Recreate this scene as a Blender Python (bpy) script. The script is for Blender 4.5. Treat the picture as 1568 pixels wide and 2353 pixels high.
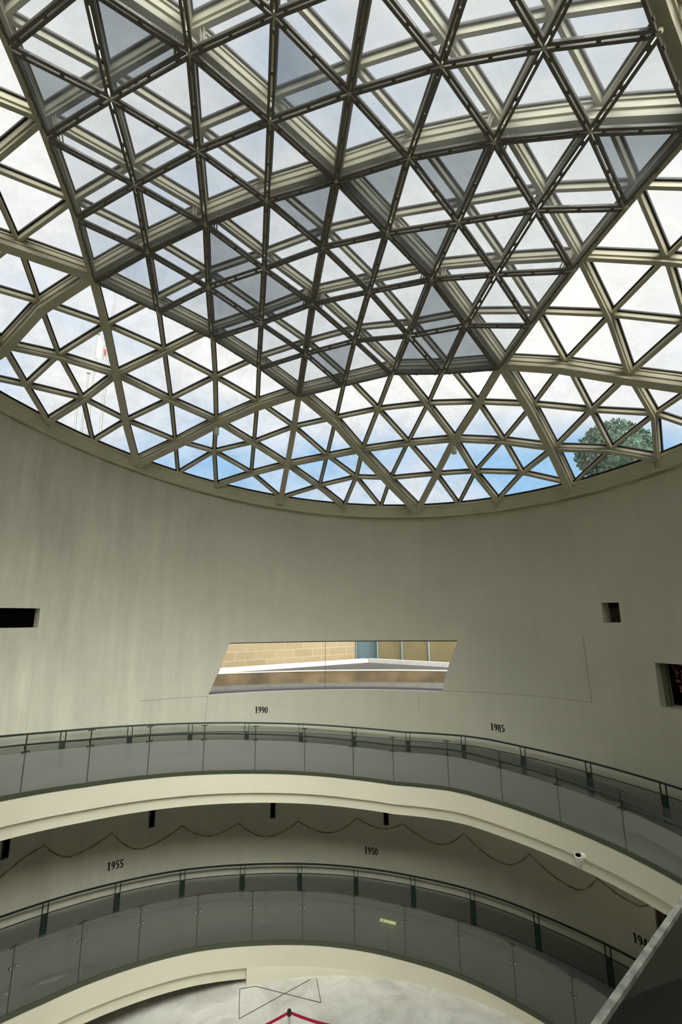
import bpy, bmesh, math, random
from math import sin, cos, pi, radians, degrees, sqrt, atan2
from mathutils import Vector, Matrix
random.seed(7)
for o in list(bpy.data.objects): bpy.data.objects.remove(o)
scene = bpy.context.scene
COL = scene.collection

# ------------------------------------------------------------------ camera
EYE = Vector((0.3794, -7.2487, 8.59))          # axis of the round hall is x=y=0, ground floor z=0
CR = Vector((0.99992537, 0.00272745, -0.01190866))
CU = Vector((0.012217, -0.22323345, 0.97468845))
CF = Vector((0.0, 0.97476119, 0.22325012))
FPX = 1089.25
cam_d = bpy.data.cameras.new('camera'); cam = bpy.data.objects.new('camera', cam_d); COL.objects.link(cam)
m = Matrix.Identity(4)
for i in range(3):
    m[i][0] = CR[i]; m[i][1] = CU[i]; m[i][2] = -CF[i]; m[i][3] = EYE[i]
cam.matrix_world = m
cam_d.sensor_fit = 'VERTICAL'; cam_d.sensor_height = 36.0; cam_d.lens = 36.0*FPX/2353.0
cam_d.clip_start = 0.02; cam_d.clip_end = 500
scene.camera = cam

# ------------------------------------------------------------------ world: bright broken cloud over pale blue
SKY = 1.07
world = bpy.data.worlds.new('sky'); scene.world = world; world.use_nodes = True
nt = world.node_tree; nt.nodes.clear()
def N(t, **kw):
    n = nt.nodes.new(t)
    for k, v in kw.items(): setattr(n, k, v)
    return n
tc = N('ShaderNodeTexCoord'); mp = N('ShaderNodeMapping'); mp.inputs['Scale'].default_value = (1.0, 1.0, 2.0)
mp.inputs['Location'].default_value = (0.35, 0.1, 0.2)
nz = N('ShaderNodeTexNoise'); nz.inputs['Scale'].default_value = 3.0; nz.inputs['Detail'].default_value = 7; nz.inputs['Roughness'].default_value = 0.5
sp = N('ShaderNodeSeparateXYZ')
el = N('ShaderNodeMapRange'); el.inputs['From Min'].default_value = 0.22; el.inputs['From Max'].default_value = 0.48
el.inputs['To Min'].default_value = -0.22; el.inputs['To Max'].default_value = 0.13
ad = N('ShaderNodeMath', operation='ADD')
cr = N('ShaderNodeValToRGB')
e = cr.color_ramp.elements
e[0].position = 0.27; e[0].color = (0.36, 0.62, 0.93, 1)
e[1].position = 0.55; e[1].color = (0.96, 0.95, 0.96, 1)
x = e.new(0.42); x.color = (0.72, 0.80, 0.92, 1)
x = e.new(0.80); x.color = (1.12, 1.10, 1.06, 1)
zen = N('ShaderNodeMapRange'); zen.inputs['From Min'].default_value = 0.55; zen.inputs['From Max'].default_value = 0.95
zen.inputs['To Min'].default_value = 0.0; zen.inputs['To Max'].default_value = -0.04
ad2 = N('ShaderNodeMath', operation='ADD')
bg = N('ShaderNodeBackground'); bg.inputs['Strength'].default_value = SKY
wo = N('ShaderNodeOutputWorld')
L = nt.links.new
L(tc.outputs['Generated'], mp.inputs['Vector']); L(mp.outputs[0], nz.inputs['Vector'])
L(tc.outputs['Generated'], sp.inputs[0]); L(sp.outputs['Z'], el.inputs['Value']); L(sp.outputs['Z'], zen.inputs['Value'])
L(nz.outputs['Fac'], ad.inputs[0]); L(el.outputs[0], ad.inputs[1])
L(ad.outputs[0], ad2.inputs[0]); L(zen.outputs[0], ad2.inputs[1]); L(ad2.outputs[0], cr.inputs[0])
L(cr.outputs[0], bg.inputs['Color']); L(bg.outputs[0], wo.inputs[0])

# ------------------------------------------------------------------ sun veiled by cloud, high and behind the camera
sd = bpy.data.lights.new('veiled_sun', 'SUN'); sd.energy = 24; sd.angle = radians(80); sd.color = (1.0, 0.97, 0.88)
so = bpy.data.objects.new('veiled_sun', sd); COL.objects.link(so)
so.rotation_euler = Vector((0.24, -0.60, 0.40)).to_track_quat('Z', 'Y').to_euler()

vs = scene.view_settings
scene.display_settings.display_device = 'sRGB'
vs.view_transform = 'Standard'; vs.look = 'None'; vs.exposure = 0.0; vs.gamma = 1.0; vs.use_curve_mapping = False
scene.cycles.max_bounces = 10; scene.cycles.diffuse_bounces = 5; scene.cycles.transparent_max_bounces = 24
scene.cycles.sample_clamp_indirect = 4.0
scene.cycles.caustics_reflective = False; scene.cycles.caustics_refractive = False

# ------------------------------------------------------------------ materials
def mat(name):
    mm = bpy.data.materials.new(name); mm.use_nodes = True; mm.node_tree.nodes.clear(); return mm
def paint(name, col, rough=0.6, noise=0.0, nscale=4.0, metallic=0.0, stretch=(1, 1, 1), dark=None, bump=0.0, spec=0.4):
    mm = mat(name); t = mm.node_tree; n = t.nodes; l = t.links.new
    o = n.new('ShaderNodeOutputMaterial'); b = n.new('ShaderNodeBsdfPrincipled'); l(b.outputs[0], o.inputs[0])
    b.inputs['Roughness'].default_value = rough; b.inputs['Metallic'].default_value = metallic
    b.inputs['Specular IOR Level'].default_value = spec
    if noise > 0:
        c = n.new('ShaderNodeTexCoord'); mp = n.new('ShaderNodeMapping'); mp.inputs['Scale'].default_value = stretch
        z = n.new('ShaderNodeTexNoise'); z.inputs['Scale'].default_value = nscale; z.inputs['Detail'].default_value = 6
        r = n.new('ShaderNodeValToRGB'); d = dark or tuple(v*(1-noise) for v in col)
        r.color_ramp.elements[0].position = 0.35; r.color_ramp.elements[1].position = 0.65
        r.color_ramp.elements[0].color = (*d, 1); r.color_ramp.elements[1].color = (*[min(1, v*(1+noise*0.4)) for v in col], 1)
        l(c.outputs['Object'], mp.inputs[0]); l(mp.outputs[0], z.inputs[0]); l(z.outputs[0], r.inputs[0]); l(r.outputs[0], b.inputs['Base Color'])
        if bump:
            bp = n.new('ShaderNodeBump'); bp.inputs['Strength'].default_value = bump; bp.inputs['Distance'].default_value = 0.02
            l(z.outputs[0], bp.inputs['Height']); l(bp.outputs[0], b.inputs['Normal'])
    else:
        b.inputs['Base Color'].default_value = (*col, 1)
    return mm
def glass(name, tint, gloss=1.0, rough=0.02, film=None, film_fac=0.0, dirt=0.0, dscale=1.5, ior=1.5):
    """architectural glass: see-through tint, Fresnel mirror, and dust or a grey film on it (painted reflection on the balustrades)"""
    mm = mat(name); t = mm.node_tree; n = t.nodes; l = t.links.new
    o = n.new('ShaderNodeOutputMaterial'); tr = n.new('ShaderNodeBsdfTransparent'); tr.inputs[0].default_value = (*tint, 1)
    g = n.new('ShaderNodeBsdfGlossy'); g.inputs['Roughness'].default_value = rough
    f = n.new('ShaderNodeFresnel'); f.inputs['IOR'].default_value = ior
    k = n.new('ShaderNodeMath'); k.operation = 'MULTIPLY'; k.inputs[1].default_value = gloss; l(f.outputs[0], k.inputs[0])
    m1 = n.new('ShaderNodeMixShader'); l(k.outputs[0], m1.inputs[0]); l(tr.outputs[0], m1.inputs[1]); l(g.outputs[0], m1.inputs[2])
    out = m1
    if film:
        d = n.new('ShaderNodeBsdfDiffuse'); d.inputs[0].default_value = (*film, 1)
        tl = n.new('ShaderNodeBsdfTranslucent'); tl.inputs[0].default_value = (*film, 1)
        md = n.new('ShaderNodeMixShader'); md.inputs[0].default_value = 0.5; l(d.outputs[0], md.inputs[1]); l(tl.outputs[0], md.inputs[2])
        m2 = n.new('ShaderNodeMixShader'); l(m1.outputs[0], m2.inputs[1]); l(md.outputs[0], m2.inputs[2])
        if dirt > 0:
            c = n.new('ShaderNodeTexCoord'); z = n.new('ShaderNodeTexNoise'); z.inputs['Scale'].default_value = dscale
            z.inputs['Detail'].default_value = 9; z.inputs['Roughness'].default_value = 0.62
            r = n.new('ShaderNodeMapRange'); r.inputs['From Min'].default_value = 0.42; r.inputs['From Max'].default_value = 0.72
            r.inputs['To Min'].default_value = film_fac; r.inputs['To Max'].default_value = film_fac+dirt
            l(c.outputs['Object'], z.inputs[0]); l(z.outputs[0], r.inputs[0]); l(r.outputs[0], m2.inputs[0])
        else:
            m2.inputs[0].default_value = film_fac
        out = m2
    l(out.outputs[0], o.inputs[0]); return mm
def lit(name, col, s=1.0):
    mm = mat(name); t = mm.node_tree; o = t.nodes.new('ShaderNodeOutputMaterial'); e = t.nodes.new('ShaderNodeEmission')
    e.inputs[0].default_value = (*col, 1); e.inputs[1].default_value = s; t.links.new(e.outputs[0], o.inputs[0]); return mm

STEEL = paint('cream_painted_steel', (0.54, 0.505, 0.38), 0.5, noise=0.10, nscale=1.3)
GASKET = paint('black_gasket', (0.018, 0.015, 0.014), 0.6)
SHFRAME = paint('shade_frame_aluminium', (0.135, 0.125, 0.10), 0.5)
PANE = glass('dusty_glazing', (0.97, 0.985, 0.98), 0.8, film=(0.42, 0.41, 0.38), film_fac=0.0, dirt=0.12, dscale=2.2)
MESH = glass('pale_mesh_screen', (0.92, 0.935, 0.95), 0.3, film=(0.55, 0.56, 0.56), film_fac=0.08)
MESHD = glass('dense_mesh_screen', (0.66, 0.69, 0.72), 0.3, film=(0.42, 0.43, 0.43), film_fac=0.16)
RINGLIT = paint('cream_ring_steel_lit', (0.70, 0.66, 0.50), 0.5, noise=0.08, nscale=1.3)  # same steel as the ribs, brightness of the lit face put into the colour
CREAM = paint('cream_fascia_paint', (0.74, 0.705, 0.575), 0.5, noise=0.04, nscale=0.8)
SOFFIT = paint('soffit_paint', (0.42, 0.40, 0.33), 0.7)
DECK = paint('grey_ramp_carpet', (0.16, 0.155, 0.145), 0.85, noise=0.15, nscale=6)
CHANNEL = paint('green_bronze_channel', (0.075, 0.09, 0.06), 0.4, metallic=0.3)
RAILM = paint('dark_green_steel', (0.035, 0.045, 0.045), 0.35, metallic=0.5)
POSTG = paint('bottle_green_plate', (0.028, 0.05, 0.035), 0.45, metallic=0.2)
TEAL = paint('brushed_teal_rail', (0.13, 0.17, 0.17), 0.3, metallic=0.6)
CHROME = paint('polished_steel', (0.6, 0.6, 0.6), 0.15, metallic=1.0)
BRONZE = paint('brown_clamp', (0.10, 0.08, 0.06), 0.4, metallic=0.6)
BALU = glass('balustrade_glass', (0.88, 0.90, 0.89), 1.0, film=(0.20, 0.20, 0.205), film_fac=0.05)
BALU_REFL = glass('balustrade_glass_painted_reflection', (0.84, 0.86, 0.84), 1.0, film=(0.40, 0.40, 0.36), film_fac=0.42)  # grey film paints the reflection of the hall into the glass
BALU_REFL_PALE = glass('balustrade_glass_pale_painted_reflection', (0.86, 0.88, 0.88), 1.0, film=(0.60, 0.60, 0.59), film_fac=0.46)  # paler film for the reflection painted on the upper ramp's glass
INFILL = glass('smoked_infill_glass', (0.86, 0.86, 0.87), 1.0, film=(0.46, 0.46, 0.42), film_fac=0.42)
EDGE = paint('frosted_glass_edge', (0.62, 0.66, 0.60), 0.6, noise=0.45, nscale=60)
NEARG = glass('near_dark_glass', (0.66, 0.71, 0.69), 1.2, rough=0.02, film=(0.20, 0.22, 0.21), film_fac=0.22)
BLACK = paint('unlit_black', (0.003, 0.003, 0.003), 0.9, spec=0.0)
INK = paint('black_lettering', (0.015, 0.014, 0.012), 0.6)
WHITE = paint('white_plastic', (0.80, 0.80, 0.74), 0.45)
RED = paint('crimson_belt', (0.42, 0.005, 0.05), 0.7)
ROPE = paint('brown_cable', (0.50, 0.38, 0.24), 0.9, noise=0.5, nscale=5)
SEAM = paint('plaster_joint', (0.36, 0.36, 0.30), 0.9)
INLAY = paint('dark_floor_joint', (0.09, 0.075, 0.07), 0.7)
WFRAME = paint('bright_window_sill', (0.85, 0.85, 0.84), 0.3)
SAND = paint('sandstone', (0.4, 0.3, 0.18), 0.9, noise=0.22, nscale=0.8, stretch=(1, 1, 5))
SANDD = paint('stained_sandstone', (0.075, 0.051, 0.0255), 0.9, noise=0.5, nscale=0.7)
TANP = paint('tan_panel', (0.12, 0.095, 0.045), 0.8, noise=0.15, nscale=0.5)
TREEM = paint('pine_foliage', (0.055, 0.105, 0.075), 0.9, noise=0.5, nscale=2.0)
BARK = paint('tree_bark', (0.12, 0.08, 0.05), 0.9)
POLEM = paint('grey_white_pole', (0.115, 0.115, 0.12), 0.5)
FLAGW = paint('white_flag_cloth', (0.20, 0.20, 0.19), 0.8)
FLAGR = paint('red_flag_cloth', (0.22, 0.03, 0.05), 0.8)
ASPH = paint('asphalt', (0.036, 0.032, 0.03), 0.9, noise=0.2, nscale=1.0)
KERB = paint('pale_kerb_stone', (0.29, 0.275, 0.27), 0.8, noise=0.1, nscale=2)
GREYG = paint('weathered_grey_render', (0.065, 0.065, 0.055), 0.9, noise=0.2, nscale=2)
BLUEG = paint('blue_grey_glazed_door', (0.07, 0.10, 0.11), 0.2)
BLUEF = paint('blue_grey_frame', (0.07, 0.085, 0.09), 0.4)
GRASS = paint('lawn', (0.12, 0.16, 0.06), 1.0, noise=0.3, nscale=2)
MAROON = paint('maroon_membrane', (0.20, 0.10, 0.10), 0.7)
JAMB = paint('dark_door_jamb', (0.06, 0.035, 0.028), 0.6)
REVEAL = paint('brown_niche_back', (0.085, 0.055, 0.045), 0.8)
PINK = paint('dried_pink_flowers', (0.30, 0.12, 0.11), 0.9, noise=0.4, nscale=12)
SIGNREFL = lit('green_yellow_sign_reflection', (0.62, 0.75, 0.28), 2.4)  # emission stands in for a sign mirrored in the glass

def wall_material():
    mm = mat('stained_grey_plaster'); t = mm.node_tree; n = t.nodes; l = t.links.new
    o = n.new('ShaderNodeOutputMaterial'); b = n.new('ShaderNodeBsdfPrincipled'); l(b.outputs[0], o.inputs[0])
    b.inputs['Roughness'].default_value = 0.75; b.inputs['Specular IOR Level'].default_value = 0.25
    c = n.new('ShaderNodeTexCoord'); s = n.new('ShaderNodeSeparateXYZ'); l(c.outputs['Object'], s.inputs[0])
    a = n.new('ShaderNodeMath'); a.operation = 'ARCTAN2'; l(s.outputs['X'], a.inputs[0]); l(s.outputs['Y'], a.inputs[1])
    def noise(su, sz, detail, scale=1.0, rough=0.6):
        mu = n.new('ShaderNodeMath'); mu.operation = 'MULTIPLY'; mu.inputs[1].default_value = su; l(a.outputs[0], mu.inputs[0])
        mz = n.new('ShaderNodeMath'); mz.operation = 'MULTIPLY'; mz.inputs[1].default_value = sz; l(s.outputs['Z'], mz.inputs[0])
        cb = n.new('ShaderNodeCombineXYZ'); l(mu.outputs[0], cb.inputs[0]); l(mz.outputs[0], cb.inputs[1])
        z = n.new('ShaderNodeTexNoise'); z.inputs['Scale'].default_value = scale; z.inputs['Detail'].default_value = detail
        z.inputs['Roughness'].default_value = rough
        l(cb.outputs[0], z.inputs[0]); return z
    big = noise(4.0, 0.5, 4); streak = noise(22.0, 0.22, 5, rough=0.7); fine = noise(60, 7, 6)
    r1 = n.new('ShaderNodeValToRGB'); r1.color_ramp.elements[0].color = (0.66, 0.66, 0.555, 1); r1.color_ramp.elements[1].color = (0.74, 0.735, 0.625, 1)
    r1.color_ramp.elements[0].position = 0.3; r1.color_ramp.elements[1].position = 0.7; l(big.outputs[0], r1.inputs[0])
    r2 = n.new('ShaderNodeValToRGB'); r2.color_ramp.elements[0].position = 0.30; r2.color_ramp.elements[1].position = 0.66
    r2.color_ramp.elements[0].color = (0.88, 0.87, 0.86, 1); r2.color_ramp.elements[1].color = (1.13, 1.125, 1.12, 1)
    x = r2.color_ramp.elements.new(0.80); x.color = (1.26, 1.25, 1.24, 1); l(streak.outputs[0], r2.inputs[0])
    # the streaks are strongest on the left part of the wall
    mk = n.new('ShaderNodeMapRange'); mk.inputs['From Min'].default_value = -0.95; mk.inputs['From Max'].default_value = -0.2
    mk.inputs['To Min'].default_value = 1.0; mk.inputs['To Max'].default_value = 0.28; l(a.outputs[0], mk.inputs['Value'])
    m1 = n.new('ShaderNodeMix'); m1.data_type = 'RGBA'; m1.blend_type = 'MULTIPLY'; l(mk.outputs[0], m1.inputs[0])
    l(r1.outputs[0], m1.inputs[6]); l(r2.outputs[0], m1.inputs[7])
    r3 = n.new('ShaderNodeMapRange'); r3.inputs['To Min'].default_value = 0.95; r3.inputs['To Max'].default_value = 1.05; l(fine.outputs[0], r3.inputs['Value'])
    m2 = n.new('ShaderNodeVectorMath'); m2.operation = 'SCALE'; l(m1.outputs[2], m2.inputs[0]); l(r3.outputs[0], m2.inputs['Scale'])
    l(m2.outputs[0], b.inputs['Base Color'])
    return mm
WALLM = wall_material()
def marble_material():
    mm = mat('pale_marble'); t = mm.node_tree; n = t.nodes; l = t.links.new
    o = n.new('ShaderNodeOutputMaterial'); b = n.new('ShaderNodeBsdfPrincipled'); l(b.outputs[0], o.inputs[0]); b.inputs['Roughness'].default_value = 0.35
    c = n.new('ShaderNodeTexCoord'); z = n.new('ShaderNodeTexNoise'); z.inputs['Scale'].default_value = 1.1; z.inputs['Detail'].default_value = 8; z.inputs['Roughness'].default_value = 0.65
    z.inputs['Distortion'].default_value = 1.2
    r = n.new('ShaderNodeValToRGB'); r.color_ramp.elements[0].position = 0.34; r.color_ramp.elements[1].position = 0.62
    r.color_ramp.elements[0].color = (0.50, 0.50, 0.46, 1); r.color_ramp.elements[1].color = (0.72, 0.72, 0.68, 1)
    bk = n.new('ShaderNodeTexBrick'); bk.inputs['Scale'].default_value = 1.0; bk.inputs['Mortar Size'].default_value = 0.004
    bk.inputs['Brick Width'].default_value = 1.2; bk.inputs['Row Height'].default_value = 1.2; bk.offset = 0.0
    bk.inputs['Color1'].default_value = (1, 1, 1, 1); bk.inputs['Color2'].default_value = (0.93, 0.93, 0.93, 1); bk.inputs['Mortar'].default_value = (0.8, 0.8, 0.78, 1)
    mx = n.new('ShaderNodeMix'); mx.data_type = 'RGBA'; mx.blend_type = 'MULTIPLY'; mx.inputs[0].default_value = 1.0
    l(c.outputs['Object'], z.inputs[0]); l(c.outputs['Object'], bk.inputs[0]); l(z.outputs[0], r.inputs[0])
    l(r.outputs[0], mx.inputs[6]); l(bk.outputs[0], mx.inputs[7]); l(mx.outputs[2], b.inputs['Base Color'])
    return mm
MARBLE = marble_material()
def block_material():
    mm = mat('sandstone_blocks'); t = mm.node_tree; n = t.nodes; l = t.links.new
    o = n.new('ShaderNodeOutputMaterial'); b = n.new('ShaderNodeBsdfPrincipled'); l(b.outputs[0], o.inputs[0]); b.inputs['Roughness'].default_value = 0.9
    c = n.new('ShaderNodeTexCoord'); bk = n.new('ShaderNodeTexBrick'); bk.inputs['Scale'].default_value = 1.0
    bk.inputs['Brick Width'].default_value = 1.5; bk.inputs['Row Height'].default_value = 0.55; bk.inputs['Mortar Size'].default_value = 0.018
    bk.inputs['Color1'].default_value = (0.155, 0.118, 0.067, 1); bk.inputs['Color2'].default_value = (0.13, 0.096, 0.052, 1); bk.inputs['Mortar'].default_value = (0.19, 0.162, 0.115, 1)
    l(c.outputs['UV'], bk.inputs[0]); l(bk.outputs[0], b.inputs['Base Color']); return mm
BLOCKS = block_material()

# ------------------------------------------------------------------ mesh helpers
class MB:
    def __init__(s): s.v = []; s.f = []; s.mi = []
    def quadbox(s, P, mi=0):        # P: 8 points, first 4 one end loop, last 4 the other
        b = len(s.v); s.v += [tuple(p) for p in P]
        for f in ((0, 1, 2, 3), (7, 6, 5, 4), (0, 4, 5, 1), (1, 5, 6, 2), (2, 6, 7, 3), (3, 7, 4, 0)):
            s.f.append(tuple(b+i for i in f)); s.mi.append(mi)
        return s
    def box(s, x0, x1, y0, y1, z0, z1, mi=0, M=None):
        P = [(x0, y0, z0), (x1, y0, z0), (x1, y1, z0), (x0, y1, z0), (x0, y0, z1), (x1, y0, z1), (x1, y1, z1), (x0, y1, z1)]
        P = [Vector(p) for p in P]
        if M is not None: P = [M @ p for p in P]
        return s.quadbox(P, mi)
    def face(s, P, mi=0):
        b = len(s.v); s.v += [tuple(p) for p in P]; s.f.append(tuple(range(b, b+len(P)))); s.mi.append(mi); return s
    def prism(s, P, Q, mi=0):       # two loops with the same count
        b = len(s.v); k = len(P); s.v += [tuple(p) for p in P]+[tuple(q) for q in Q]
        s.f.append(tuple(b+i for i in range(k))[::-1]); s.f.append(tuple(b+k+i for i in range(k))); s.mi += [mi, mi]
        for i in range(k):
            j = (i+1) % k; s.f.append((b+i, b+j, b+k+j, b+k+i)); s.mi.append(mi)
        return s
    def sweep(s, loops, closed=False, caps=True, mi=0):
        b = len(s.v); k = len(loops[0]); m_ = len(loops)
        for lp in loops: s.v += [tuple(p) for p in lp]
        for a in range(m_ if closed else m_-1):
            a2 = (a+1) % m_
            for i in range(k):
                j = (i+1) % k; s.f.append((b+a*k+i, b+a*k+j, b+a2*k+j, b+a2*k+i)); s.mi.append(mi)
        if caps and not closed:
            s.f.append(tuple(b+i for i in range(k))[::-1]); s.f.append(tuple(b+(m_-1)*k+i for i in range(k))); s.mi += [mi, mi]
        return s
    def tube(s, pts, r, seg=8, closed=False, mi=0):
        pts = [Vector(p) for p in pts]; loops = []; up = Vector((0, 0, 1))
        for i, p in enumerate(pts):
            a = pts[max(0, i-1)]; c = pts[min(len(pts)-1, i+1)]
            if closed: a = pts[i-1]; c = pts[(i+1) % len(pts)]
            d = (c-a).normalized(); u = up if abs(d.z) < 0.95 else Vector((1, 0, 0))
            sx = d.cross(u).normalized(); sy = sx.cross(d)
            rr = r[i] if isinstance(r, (list, tuple)) else r
            loops.append([p+(sx*cos(2*pi*t/seg)+sy*sin(2*pi*t/seg))*rr for t in range(seg)])
        return s.sweep(loops, closed=closed, mi=mi)
    def bar(s, a, b, w, h, up=Vector((0, 0, 1)), mi=0):
        a = Vector(a); b = Vector(b); d = (b-a).normalized()
        if abs(d.dot(up)) > 0.98: up = Vector((0, 1, 0))
        sx = d.cross(up).normalized()*w/2; sy = sx.cross(d).normalized()*h/2
        return s.quadbox([a-sx-sy, a+sx-sy, a+sx+sy, a-sx+sy, b-sx-sy, b+sx-sy, b+sx+sy, b-sx+sy], mi)
    def lathe(s, prof, c=(0, 0, 0), axis=Vector((0, 0, 1)), seg=20, mi=0):
        axis = Vector(axis).normalized(); u = axis.orthogonal().normalized(); w = axis.cross(u); c = Vector(c)
        return s.sweep([[c+axis*h+(u*cos(2*pi*t/seg)+w*sin(2*pi*t/seg))*max(r, 1e-4) for t in range(seg)] for r, h in prof], mi=mi)
    def build(s, name, m_, parent=None, smooth=False, loc=None):
        me = bpy.data.meshes.new(name); vv = s.v
        if loc is not None: vv = [(a-loc[0], b-loc[1], c-loc[2]) for a, b, c in vv]
        me.from_pydata(vv, [], s.f)
        ms = m_ if isinstance(m_, (list, tuple)) else [m_]
        for q in ms: me.materials.append(q)
        for p, q in zip(me.polygons, s.mi): p.material_index = q
        bm = bmesh.new(); bm.from_mesh(me); bmesh.ops.recalc_face_normals(bm, faces=bm.faces)
        bm.to_mesh(me); bm.free()
        if smooth:
            for p in me.polygons: p.use_smooth = True
            try: me.set_sharp_from_angle(angle=radians(35))
            except Exception: pass
        o = bpy.data.objects.new(name, me); COL.objects.link(o)
        if loc is not None and parent is None: o.location = loc
        if parent is not None:
            o.parent = parent
            if loc is None: o.matrix_parent_inverse = parent.matrix_world.inverted()
        return o
def place(o, loc): o.location = loc
def thing(name, label, cat, loc=(0, 0, 0), group=None):
    o = bpy.data.objects.new(name, None); COL.objects.link(o); o.empty_display_size = 0.2
    o.location = loc; o.matrix_world = Matrix.Translation(loc)
    o['label'] = label; o['category'] = cat
    if group: o['group'] = group
    return o
def tag(o, label=None, cat=None, group=None, kind=None):
    if label: o['label'] = label
    if cat: o['category'] = cat
    if group: o['group'] = group
    if kind: o['kind'] = kind
    return o
def struct(name):
    o = bpy.data.objects.new(name, None); COL.objects.link(o); o['kind'] = 'structure'; return o

GZ = 8.59
def cyl(az, r, z):       # az in degrees, 0 = straight ahead (+Y), positive to the right
    a = radians(az); return Vector((r*sin(a), r*cos(a), z))
def wr(z): return 9.33+0.03*(z-GZ)          # wall radius: the hall widens slightly upwards
def pix(P):
    d = Vector(P)-EYE; w = d.dot(CF)
    if w < 0.05: return None
    return (784+FPX*d.dot(CR)/w, 1176.5-FPX*d.dot(CU)/w)

# ------------------------------------------------------------------ dome geometry (three-way grid on a leaning spherical cap)
S = 1.6
DM = Matrix(((0.93804, 0.32721, 0.11408), (-0.34177, 0.92796, 0.14862), (-0.05723, -0.17841, 0.98229)))
DC = Vector((1.9721, -3.4991, -6.4007))
def D2W(p): return DM @ (Vector(p)-DC)*S + EYE
RS = 8.8168; CC = -0.1494; BL = 0.2531
DELTA = {(0,0):(0.022,0.041,-0.037), (4,-4):(-0.013,-0.034,0.032), (3,-3):(0.008,-0.033,0.041), (2,-2):(0.018,-0.013,0.020), (1,-1):(-0.005,-0.001,0.000), (0,-1):(0.001,0.005,-0.003), (0,-2):(0.021,-0.026,0.022), (1,-4):(-0.018,0.042,-0.037), (2,-4):(0.002,-0.045,0.037), (3,-4):(0.035,-0.014,0.037), (1,-3):(-0.058,-0.019,-0.012), (2,-3):(0.023,-0.008,0.018), (1,-2):(-0.004,-0.015,0.011), (1,0):(-0.003,0.008,-0.009), (2,0):(-0.022,0.000,-0.002), (2,-1):(0.005,0.036,-0.041), (3,-2):(-0.010,-0.012,0.011), (3,-1):(0.005,0.032,-0.045), (4,-3):(0.005,-0.004,0.009), (4,-2):(0.023,-0.007,0.022), (4,-1):(0.033,-0.004,0.018), (0,1):(-0.019,0.033,-0.032), (0,2):(-0.020,-0.003,0.010), (0,3):(-0.067,-0.009,0.043), (1,1):(-0.031,0.015,-0.017), (1,2):(-0.043,0.051,-0.067), (2,1):(-0.027,-0.010,0.017), (0,4):(-0.031,-0.008,0.034), (2,2):(-0.013,-0.034,0.064), (1,3):(-0.059,0.027,-0.024), (-1,1):(-0.027,-0.010,0.013), (-2,2):(-0.001,-0.011,0.009), (-3,3):(0.029,-0.023,0.003), (-1,2):(-0.009,0.038,-0.036), (-1,4):(-0.039,0.006,0.018), (-2,4):(-0.003,-0.024,0.031), (-3,4):(0.001,-0.023,0.023), (-1,3):(-0.057,0.007,0.018), (-2,3):(-0.017,-0.015,0.023), (-1,0):(-0.001,0.007,-0.005), (-2,1):(0.024,-0.012,0.004), (-3,2):(0.029,0.010,-0.018), (-1,-1):(0.017,-0.015,0.011), (-4,3):(0.001,0.031,-0.020), (5,-3):(-0.008,-0.009,0.009), (5,-2):(0.068,0.030,-0.020), (5,-1):(0.064,0.000,0.024), (6,-3):(0.020,0.041,-0.067), (6,-2):(0.074,0.029,-0.018), (7,-3):(0.006,0.045,-0.106), (8,-4):(-0.084,-0.058,0.056), (5,-4):(-0.033,-0.028,0.015), (6,-4):(-0.083,-0.062,0.034), (7,-4):(-0.092,-0.007,-0.083), (5,-5):(-0.092,-0.051,-0.020), (6,-5):(-0.102,-0.053,-0.024), (7,-5):(0.046,0.012,0.030), (6,-6):(0.021,0.130,-0.176), (7,-6):(0.045,0.052,-0.035), (8,-6):(0.121,0.063,0.038), (5,0):(0.047,-0.009,0.031), (6,0):(0.034,-0.007,0.031), (7,0):(0.016,0.075,-0.292), (6,-1):(0.062,0.020,-0.020), (7,-2):(0.001,-0.041,0.111), (7,-1):(0.045,-0.021,0.094), (4,1):(0.038,0.008,-0.018), (4,2):(-0.135,0.031,-0.064), (4,3):(-0.124,0.036,-0.074), (4,4):(-0.039,0.002,0.019), (1,4):(-0.010,0.010,-0.013), (2,4):(-0.027,-0.008,0.039), (3,4):(0.002,0.006,-0.020), (3,2):(-0.062,0.009,-0.007), (3,3):(-0.052,0.012,-0.010), (2,3):(0.018,-0.003,-0.001), (5,1):(0.047,0.013,-0.031), (6,1):(0.102,-0.007,0.039), (5,2):(0.046,-0.026,0.080), (0,5):(0.032,0.003,-0.037), (0,6):(0.019,0.014,-0.061), (0,7):(0.064,0.024,-0.207), (1,5):(-0.007,-0.002,0.013), (2,5):(-0.108,0.021,0.035), (1,6):(-0.080,0.003,0.093), (-1,5):(-0.020,-0.000,0.019), (-2,6):(-0.014,0.040,-0.055), (-1,6):(0.029,-0.002,-0.031), (-2,5):(0.037,-0.017,-0.010), (-3,5):(0.048,-0.040,0.002), (-1,7):(0.079,-0.070,0.060), (-2,7):(0.097,-0.091,0.048)}
DARK = [((-3, 4), (-3, 3), (-4, 4)), ((-1, -1), (0, -1), (-1, 0)), ((-1, 2), (-1, 1), (-2, 2)), ((0, -3), (1, -3), (0, -2)), ((0, 1), (0, 0), (-1, 1)), ((0, 2), (0, 1), (-1, 2)), ((0, 2), (1, 2), (0, 3)), ((0, 3), (1, 3), (0, 4)), ((1, -4), (2, -4), (1, -3)), ((1, 0), (1, -1), (0, 0)), ((1, 2), (2, 2), (1, 3)), ((1, 3), (1, 2), (0, 3)), ((2, -2), (3, -2), (2, -1)), ((2, -1), (3, -1), (2, 0)), ((3, -2), (4, -2), (3, -1)), ((3, -1), (3, -2), (2, -1)), ((3, 1), (3, 0), (2, 1))]
def rr2(k): return k[0]*k[0]+k[1]*k[1]+k[0]*k[1]
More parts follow.
